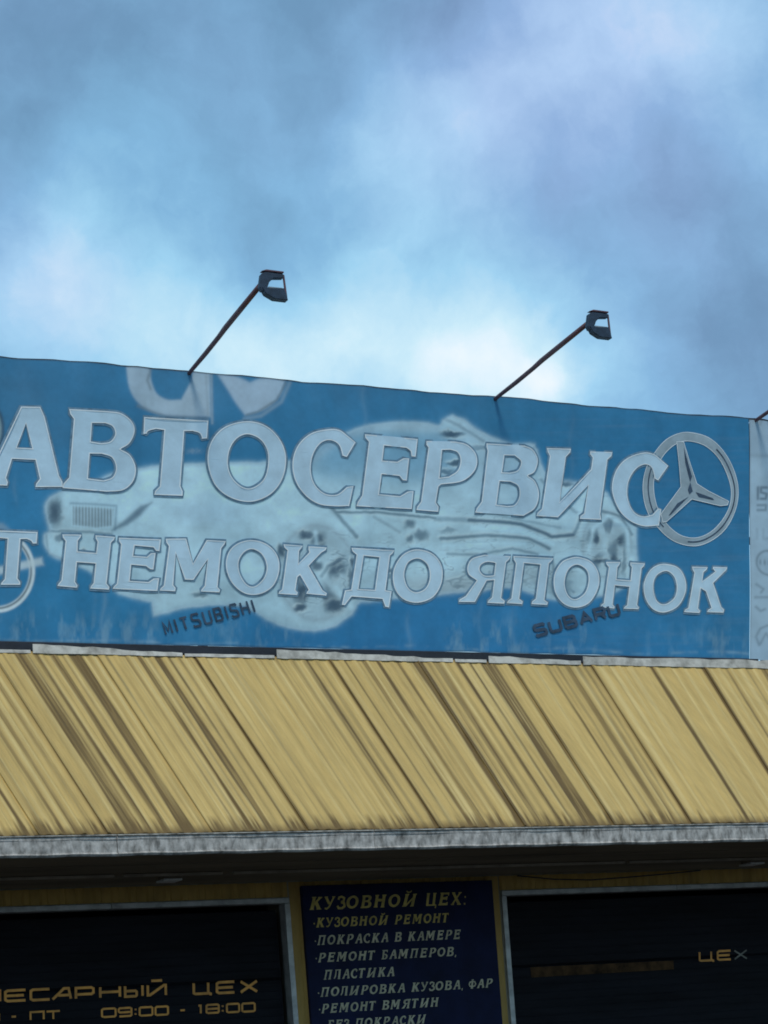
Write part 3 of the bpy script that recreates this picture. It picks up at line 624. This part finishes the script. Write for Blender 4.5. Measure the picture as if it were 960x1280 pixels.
    for pts, wd, st in (([(590,660),(650,664),(690,680)],2.6,.6),([(555,682),(610,680),(655,680)],2.5,.5),([(160,592),(240,586),(345,583)],2,.4),([(735,690),(742,660),(760,645),(782,660),(788,700)],2.5,.55),([(395,665),(398,700)],2.5,.5),([(420,735),(440,760)],3,.5)):
        cb = over(cb, st*sm(sd_line(pxw, pyw, pts)-wd, 1), PAL*1.2)
    c = c*(1-car[..., None])+cb*car[..., None]
    c = over(c, .55*sm(np.abs(d+1.2)-1.0, .8), (.56, .76, .86))
    # part-covered emblems along the top edge
    u = sd_poly(px, py, spl([(157,455),(187,456),(189,476,1),(196,492,1),(210,500,1),(226,500),(238,478),(243,456),(262,456),(262,522),(222,521,1),(196,517,1),(174,506,1),(161,486,1)], 4))
    c = over(c, .9*sm(u, .8), (.50, .66, .78)); c = over(c, .8*sm(sd_line(px, py, [(188,462),(184,476),(188,486)])-1.6, 1), GRY); c = over(c, .75*sm(sd_line(px, py, [(172,508),(205,520),(258,524)])-1.5, .9), GRY)
    c = over(c, .6*sm(sd_line(px, py, [(264,462),(264,530)])-1, .8), (.5, .6, .66)); c = over(c, .4*sm(sd_line(px, py, [(257,470),(259,520)])-1, .8), GRY)
    hr = sd_poly(px, py, spl([(270,466),(292,470,1),(312,478),(330,472,1),(357,474),(350,494,1),(332,511,1),(306,519),(294,504,1),(284,488,1)], 4)); c = over(c, .9*sm(hr, 1.0), (.50, .66, .80))
    c = over(c, .8*sm(sd_line(px, py, [(358,478),(346,500),(322,515),(308,519)])-1.3, .8), GRY*.9); c = over(c, .6*sm(sd_line(px, py, [(363,478),(352,502),(326,520),(305,524)])-2, .9), (.36, .50, .62))
    # ring emblem at the far left, with a bar across
    q = np.abs(np.hypot((px+2)/42, (py-714)/47)-1); c = over(c, 1.0*sm(q-.085, .012), (.74, .90, .96)); c = over(c, .9*sm(np.abs(np.hypot((px+2)/42, (py-714)/47)-.97)-.025, .012), DRK*.8)
    c = over(c, .85*sm(sd_poly(px, py, [(-60,704),(-40,716),(52,697),(54,706),(-40,726),(-62,716)]), 1.1), (.66, .82, .88))
    c = over(c, .6*sm(sd_poly(px, py, [(-10,652),(4,654),(12,661),(-10,664)]), 1.2), (.34, .46, .54))
    q = np.hypot((px+35)/41, (py-535)/46); c = over(c, .8*sm(np.abs(q-.97)-.05, .02), DRK*.8); c = over(c, .8*sm(np.abs(q-.87)-.05, .02), (.40, .50, .46))
    # pale scuffs, drips and a grimy foot
    sc = np.clip(fbm(px/7, py/22)-.47, 0, 1)*2.2*sm(770+px*.018-py, 7)*sm(.45-vnoise(px/45, py*0+2), .08); c = over(c, np.clip(sc, 0, .5), (.26, .46, .60)); sc = sm(np.abs(py-(799+px*.0195)-2*np.sin(px/30))-1.2, 1)*np.clip(fbm(px/16, py/16)-.4, 0, 1)*2; c = over(c, np.clip(sc, 0, .5), (.30, .50, .64))
    for (x, a, b, st) in ((130,725,800,.4),(118,700,760,.15),(512,770,812,.3),(600,750,800,.2),(640,765,812,.25),(20,600,625,.3),(455,470,560,.2),(715,520,600,.15),(300,770,800,.2),(745,560,590,.12)):
        c = over(c, st*sm(np.abs(px-x-2*np.sin(py/9))-1.5, 1.4)*sm(a-py, 5)*sm(py-b, 5), (.28, .46, .60))
    for x in (462, 716, 170, 902): c = over(c, .12*sm(np.abs(px-x)-5, 2.5), (.02, .08, .18))
    c = over(c, .55*sm(np.hypot((px-242)/9, (py-564)/3)-1, .3)*fbm(px/3, py/3), (.5, .6, .66))
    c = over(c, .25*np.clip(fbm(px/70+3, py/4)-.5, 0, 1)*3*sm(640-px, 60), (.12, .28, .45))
    edge = np.clip(1-(Z-BZ0)/.012, 0, 1)+np.clip(1-(BZ1-Z)/.009, 0, 1); c = over(c, .6*np.clip(edge, 0, 1), (.05, .08, .12))
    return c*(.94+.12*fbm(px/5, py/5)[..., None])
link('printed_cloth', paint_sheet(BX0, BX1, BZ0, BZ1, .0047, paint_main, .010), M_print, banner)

GL = {}
def to_world(c, cr): return [(lambda p: (p[0], p[2]))(at(cr[0]+x/cr[2], cr[1]+y/cr[2], YB)) for x, y in c]
def area(c): return sum(c[i][0]*c[(i+1) % len(c)][1]-c[(i+1) % len(c)][0]*c[i][1] for i in range(len(c)))/2
def letter_objects(cons):
    d = Dec(); d.k = 4; d.tris(cons, 0)
    lo = d.build('letter', M_letter, banner, lambda me: wrap(me, .0042))
    d = Dec()
    for ci, c in enumerate(cons):
        sgn = 1 if area(c) > 0 else -1
        if ci: sgn = sgn
        off = .0045                         # centre of the printed outline lies just outside the white
        P = [np.array(p) for p in c]; n = len(P); Q = []
        for i in range(n):
            t = P[(i+1) % n]-P[i-1]; t = t/(np.linalg.norm(t)+1e-9); nr = np.array([t[1], -t[0]])*sgn*(1 if ci == 0 else -1)
            Q.append(P[i]+nr*off)
        v, f = strip(Q, .0135, True); d.add(v, f, 0)
    d.build('letter_outline', M_outline, lo, lambda me: wrap(me, .0022, None))
    d = Dec()
    for ci, c in enumerate(cons):
        sgn = (1 if area(c) > 0 else -1)*(1 if ci == 0 else -1)
        P = [np.array(p) for p in c]; n = len(P); Q = []
        for i in range(n):
            t = P[(i+1) % n]-P[i-1]; t = t/(np.linalg.norm(t)+1e-9); Q.append(P[i]-np.array([t[1], -t[0]])*sgn*.0035)
        v, f = strip(Q, .006, True); d.add(v, f, 0)
    d.build('letter_edge', M_rim, lo, lambda me: wrap(me, .0056, None)); return lo
for ent in LET:
    cons = [to_world(spl(c), ent[1]) for c in ent[2:]]
    letter_objects(cons)
    if ent[0] not in GL: GL[ent[0]] = cons
# the first letter of the second line stands just outside the photo
oc = [to_world([(p[0]-4.8*0-0, p[1]) for p in spl(c)], (-86, 633, 4.1)) for c in LET[14][2:]]
sh = at(-18, 700, YB)[0]-max(p[0] for p in oc[0]); zc = at(-50, 728, YB)[2]-min(p[1] for p in oc[0])
letter_objects([[(p[0]+sh, p[1]+zc) for p in c] for c in oc])

def word(text, p0, p1, hp, th, gap=.28, slant=0.0, widths=None):   # stroke word running from pixel p0 to p1
    a = at(*p0, YB); b = at(*p1, YB); hh = at(p0[0], p0[1]-hp, YB)[2]-a[2]
    L_ = math.hypot(b[0]-a[0], b[2]-a[2]); ang = math.atan2(b[2]-a[2], b[0]-a[0])
    ws_ = [(.35 if ch == 'I' else 1.0) for ch in text]; tot = sum(ws_)+gap*(len(text)-1); un = L_/tot; x = 0
    s = hh*th
    for ch, w_ in zip(text, ws_):
        d = Dec()
        for pl in TG[ch]:
            pts = []
            for (u_, v_) in pl:
                lx = x*un+(s/2+(w_*un-s)*u_)+slant*v_*hh; lz = s/2+(hh-s)*v_
                pts.append((a[0]+lx*math.cos(ang)-lz*math.sin(ang), a[2]+lx*math.sin(ang)+lz*math.cos(ang)))
            v, f = strip(pts, s); d.add(v, f, 0)
        d.build('letter', M_dark_print, banner, lambda me: wrap(me, .0062))
        x += w_+gap
word('MITSUBISHI', (206, 795), (320, 766), 18, .15, .30)
word('SUBARU', (669, 798), (777, 769), 17, .24, .14)

# round emblem with a three-pointed star
K_ = (780, 520, 5.333)
ring_o = ell([(420,108),(560,148),(680,275),(745,440),(745,590),(690,730),(600,820),(480,866),(360,842),(250,760),(165,640),(132,490),(150,350),(212,235),(300,145)])
ring_i = ell([(425,165),(535,198),(640,310),(702,465),(700,595),(650,700),(575,775),(480,812),(385,795),(290,715),(232,620),(203,490),(212,370),(262,265),(340,190)])
ringm = [[(a[0]+b[0])/2, (a[1]+b[1])/2, 1] for a, b in zip(ring_o, ring_i)]
d = Dec(); d.k = 4; d.tris([to_world(spl(ring_o), K_), to_world(spl(ring_i), K_)], 0)
em = d.build('emblem_ring', M_chrome_print, banner, lambda me: wrap(me, .0022))
d = Dec()
for c, wd in ((ringm, .010),):
    W_ = to_world(spl(c), K_)
    n = len(W_)
    for (i0, i1) in ((int(n*.10), int(n*.52)), (int(n*.60), int(n*.86))):
        v, f = strip(W_[i0:i1], .0085); d.add(v, f, 0)
d.build('emblem_shade', M_dark_print, em, lambda me: wrap(me, .0034, None))
d = Dec()
for c in (ring_o, ring_i):
    v, f = strip(to_world(spl(c), K_), .004, True); d.add(v, f, 0)
d.build('emblem_edge', M_rim, em, lambda me: wrap(me, .0030, None))
star = [(352,172),(398,172),(440,300),(488,450),(560,500),(690,572),(684,596),(640,600),(455,552),(290,700),(262,706),(250,650),(384,470),(370,320)]
d = Dec(); d.k = 4; d.tris([to_world(star, K_)], 0); stp = d.build('emblem_star', M_chrome_print, banner, lambda me: wrap(me, .0050))
d = Dec()
for tri in ([(400,205),(458,400),(446,440),(412,310)], [(436,535),(318,655),(300,664),(360,580)], [(480,505),(590,548),(600,562),(500,540)], [(446,440),(462,500),(440,520),(430,490)]):
    d.tris([to_world(tri, K_)], 0)
d.build('emblem_shade', M_dark_print, stp, lambda me: wrap(me, .0058))
d = Dec()
v, f = strip(to_world(star, K_), .004, True); d.add(v, f, 0); d.build('emblem_edge', M_rim, stp, lambda me: wrap(me, .0064, None))

# pale banner next to it
PX0, PX1 = BX1+.006, BX1+2.3
pb = thing('pale_banner', 'pale blue-white banner with faint grey emblems at the right edge', 'banner', ((PX0+PX1)/2, YB, BZ0))
def paint_pale(px, py, X, Z):
    c = np.ones(px.shape+(3,))*np.array([.44, .62, .76])*(.85+.3*fbm(px/40, py/30)[..., None])
    c = over(c, .4*sm(np.abs(py-570-.03*(px-938))-2, 1.5), (.15, .22, .30))
    c = over(c, .35*sm(py-565, 3), (.26, .38, .50))
    for k in range(8):
        ox = 960+k*62
        q = np.hypot((px-ox)/15, (py-703-.06*(px-950))/15); c = over(c, .7*sm(np.abs(q-1)-.07, .05), (.10, .15, .2)); c = over(c, .6*sm(np.abs(py-703-.06*(px-950))-3+20*(q > 1), 1)*(.5+.5*np.sin(px*1.1)), (.12, .18, .24))
        for yy, st, pts in ((0, .85, [(-13, -6), (-13, 8)]), (0, .85, [(-2, -6), (-9, -6), (-9, 0), (-2, 2), (-3, 8), (-9, 8)]), (0, .8, [(3, 8), (3, -6), (10, -6)]), (16, .7, [(-13, 0), (-3, 0), (-3, 6), (-13, 6)]), (16, .6, [(2, 0), (10, 5)]),
                            (46, .25, [(-14, 0), (-14, 12)]), (46, .25, [(-6, 0), (-6, 12), (2, 12)]), (118, .5, [(-15, -3), (-6, 3), (-9, 7)]), (131, .45, [(-16, 0), (12, 0)]), (146, .5, [(-15, -3), (-9, 2), (-4, 0)]),
                            (178, .45, [(-10, 12), (-14, 2), (-9, -8), (0, -12), (10, -8)]), (178, .45, [(-8, 10), (-2, -2), (4, 6)]), (-90, .3, [(-12, 6), (-6, -6), (0, 6)])):
            P_ = [(ox+x, 615+yy+y+.06*(ox-950)) for x, y in pts]
            c = over(c, st*sm(sd_line(px, py, P_)-1.3, .7), (.08, .13, .19))
    edge = np.clip(1-(X-seam(Z)-.004)/.01, 0, 1)+np.clip(1-(BZ1-Z)/.01, 0, 1); c = over(c, .5*np.clip(edge, 0, 1), (.10, .15, .2))
    return c
link('printed_cloth', paint_sheet(PX0, PX1, BZ0-.004, BZ1-.006, .0075, paint_pale, .008), M_print, pb)
# steel frame behind the cloths
fr = thing('banner_frame', 'dark steel frame holding the banners above the sloping roof', 'framework', ((BX0+PX1)/2, -.06, 4.87))
box('top_rail', (BX0, PX1, -.072, -.034, BZ1-.06, BZ1-.02), M_rail, fr)
box('bottom_rail', (BX0, BX1-.012, -.118, -.060, 4.9125, BZ0-.003), M_rail, fr)
box('middle_rail', (BX0, PX1, -.075, -.035, 5.70, 5.74), M_rail, fr)
LB = [at(235, 464, YB), at(617, 497, YB), at(943, 527, YB)]
for x in [BX0+.03, LB[0][0]-.0, LB[1][0], LB[2][0]+.01, PX1-.03]:
    box('post', (x-.022, x+.022, -.033, .012, 4.872, BZ1-.004), M_rail, fr)
# dark hem showing along the top, a little uneven
hx = np.linspace(BX0, PX1, 180); v = []; f = []
for i, x in enumerate(hx):
    zt = BZ1+.001+.010*(float(fbm(np.array(x*2.6), np.array(3.0), 3))-.5)*2+.0035*float(vnoise(np.array(x*9), np.array(2.)))
    yw = YB-float(wave(x, zt))+.003
    v += [(x, yw, zt-.02), (x, yw, zt+.003), (x, yw+.006, zt+.003), (x, yw+.006, zt-.02)]
for i in range(len(hx)-1):
    o = 4*i
    for j in range(4): f.append((o+j, o+(j+1) % 4, o+4+(j+1) % 4, o+4+j))
link('edge_cord', mesh(v, f), M_rail, fr)

# ------------------------------------------------------------------ floodlights on arms over the banner
END = at(325, 357, -1.12); base = np.array([LB[0][0], -.03, BZ1-.02])
LP = []
def hp(px, py, Y=-1.16):
    p = at(px, py, Y); return (p[0], p[2])
labs = ['dark floodlight on a bent pipe arm above the left part of the banner', 'dark floodlight on a straight pipe arm above the right part of the banner', 'pipe arm of a floodlight cut off by the right edge of the photo']
lt = thing('flood_lamp', labs[0], 'lamp', tuple(base), 'floodlights on arms over the banner')
E1 = np.array(END); dv = E1-base
arm_pts = []
for s, sag in ((0, 0), (.12, .004), (.3, -.006), (.48, -.004), (.56, .008), (.75, .005), (1, 0)):
    arm_pts.append(base+dv*s+np.array([0, 0, sag*.35]))
link('arm', tube(arm_pts, [.011, .0115, .013, .013, .0145, .0145, .0135]), M_pipe, lt)
yk = link('bracket', prism([hp(325.5, 343), hp(331, 340.5), hp(353.5, 343.5), hp(353.5, 348.5), hp(341, 348.5), hp(336, 353), hp(333, 362), hp(326.5, 364.5), hp(323.5, 359)], -1.17, -1.14), M_lamp, lt)
link('lamp_housing', prism([hp(326, 359), hp(334, 361), hp(354, 361.5), hp(359, 376.5), hp(342, 374.5), hp(331, 368)], -1.175, -1.135), M_lamp, lt)
link('lamp_glass', bx([(hp(335, 360)[0], hp(352, 360)[0], -1.17, -1.14, hp(344, 361.3)[1]-.001, hp(344, 361.3)[1]+.006)], .001), M_glass, lt)
link('strut', prism([hp(353, 343.4), hp(355.2, 343.6), hp(359.6, 376), hp(357, 376)], -1.165, -1.155), M_pipe, lt)
link('cap', prism([hp(326, 339.3), hp(354, 342.3), hp(354, 340.2), hp(332, 337.5)], -1.172, -1.138), M_pipe, lt)
for i in (1, 2):
    c = lt.copy(); COL.objects.link(c); c['label'] = labs[i]
    c.location = (LB[i][0], -.03, BZ1-.02)
    for ch in lt.children:
        q = ch.copy(); COL.objects.link(q); q.parent = c
    if i == 1:
        c.rotation_euler = (math.radians(1.4), 0, math.radians(.4))

# ------------------------------------------------------------------ service board between the doors
YS = -.045
b0, b1 = at(377, 1110, YS)[0], at(621, 1180, YS)[0]
bd = thing('service_board', 'navy board listing body repair services in pale capitals between the doors', 'sign', ((b0+b1)/2, YS, 1.9))
link('panel', bx([(b0, b1, YS, -.0135, 1.9, 3.628)], .003), M_board, bd)
def norm(cons):
    x0 = min(p[0] for p in cons[0]); z0 = min(p[1] for p in cons[0]); hh = max(p[1] for p in cons[0])-z0
    return [[((p[0]-x0)/hh, (p[1]-z0)/hh) for p in c] for c in cons]
SG = {k: ('poly', norm(c)) for k, c in GL.items()}
SG['Й'] = SG['И']
SG['Б'] = ('poly', [spl([(.12,1),(.84,1),(.80,.74),(.74,.74),(.68,.88),(.42,.88),(.39,.58),(.52,.58),(.72,.5,1),(.80,.3,1),(.70,.08,1),(.5,0),(0,0),(.02,.06),(.1,.1),(.2,.9),(.12,.94)]), spl([(.37,.48),(.48,.48),(.57,.38,1),(.56,.2,1),(.46,.1),(.32,.1)])])
SG['З'] = ('st', [([(.12,.72),(.18,.9),(.4,.95),(.62,.84),(.58,.62),(.36,.53)], .15), ([(.34,.53),(.62,.44),(.66,.2),(.44,.05),(.14,.07),(.03,.26)], .16)])
SG['У'] = ('st', [([(.16,.95),(.44,.42)], .2), ([(.84,.95),(.42,.18),(.22,.05),(.05,.1)], .12), ([(.04,.96),(.32,.96)], .07), ([(.68,.96),(.95,.96)], .07)])
SG['Ф'] = ('st', [([(.45,.02),(.55,.98)], .2), ([(.5,.78),(.2,.72),(.08,.5),(.2,.26),(.5,.22),(.85,.28),(.97,.5),(.85,.74),(.5,.78)], .13), ([(.3,.03),(.6,.03)], .07), ([(.4,.97),(.7,.97)], .07)])
SG['Ц'] = ('st', [([(.2,.97),(.1,.08)], .2), ([(.78,.97),(.68,.08)], .2), ([(0,.05),(.88,.05)], .1), ([(.88,.08),(.84,-.2)], .09), ([(.06,.96),(.36,.96)], .08), ([(.64,.96),(.94,.96)], .08)])
SG['Х'] = ('st', [([(.2,.95),(.72,.05)], .22), ([(.82,.95),(.1,.05)], .12), ([(.06,.96),(.36,.96)], .08), ([(.66,.96),(.96,.96)], .08), ([(-.02,.04),(.26,.04)], .08), ([(.54,.04),(.88,.04)], .08)])
SG['Л'] = ('st', [([(.32,.92),(.22,.3),(.06,.06)], .13), ([(.8,.92),(.7,.08)], .22), ([(.2,.95),(.94,.95)], .09), ([(.54,.04),(.86,.04)], .08)])
SG[','] = ('st', [([(.1,.1),(.02,-.14)], .12)]); SG[':'] = ('st', [([(.05,.06),(.17,.06)], .13), ([(.1,.6),(.22,.6)], .13)]); SG['·'] = ('st', [([(.0,.42),(.14,.42)], .14)])
def gw(ch):
    if ch == ' ': return .5
    k, g_ = SG[ch]
    return max(p[0] for c in g_ for p in (c if k == 'poly' else c[0]))
def line(text, xa, xb, yb, hp_, m, name='lettering'):    # crop coords of the board zoom
    pa = at(320+xa/k_, 1030+yb/k_, YS); pe = at(320+xb/k_, 1030+(yb-(xb-xa)*.028)/k_, YS); hh = at(320+xa/k_, 1030+(yb-hp_)/k_, YS)[2]-pa[2]
    ws_ = [gw(ch) for ch in text]; gap = .17; tot = sum(ws_)+gap*(len(text)-1); un = (pe[0]-pa[0])/tot; x = 0
    Yt = YS-.002
    for ch, w_ in zip(text, ws_):
        if ch != ' ':
            d = Dec(); k, g_ = SG[ch]
            f2 = lambda p: (pa[0]+(x+p[0])*un+.10*p[1]*hh, pa[2]+p[1]*hh)
            if k == 'poly': d.tris([[f2(p) for p in c] for c in g_], Yt)
            else:
                for pts, th in g_:
                    v, f = strip([f2(p) for p in pts], th*min(un, hh)*1.1); d.add(v, f, Yt)
            if ch == 'Й':
                v, f = strip([f2(p) for p in ((.4, 1.22), (.52, 1.12), (.72, 1.12), (.86, 1.24))], .09*hh); d.add(v, f, Yt)
            d.build('letter', m, bd)
        x += w_+gap
line('КУЗОВНОЙ ЦЕХ:', 188, 740, 304, 46, M_gold, 'heading')
line('·КУЗОВНОЙ РЕМОНТ', 203, 680, 366, 34, M_gold)
line('·ПОКРАСКА В КАМЕРЕ', 207, 722, 428, 34, M_silver)
line('·РЕМОНТ БАМПЕРОВ,', 210, 705, 489, 33, M_silver)
line('ПЛАСТИКА', 238, 488, 550, 34, M_silver)
line('·ПОЛИРОВКА КУЗОВА, ФАР', 218, 836, 611, 33, M_silver)
line('·РЕМОНТ ВМЯТИН', 222, 645, 669, 33, M_silver)
line('БЕЗ ПОКРАСКИ', 252, 600, 726, 33, M_silver)
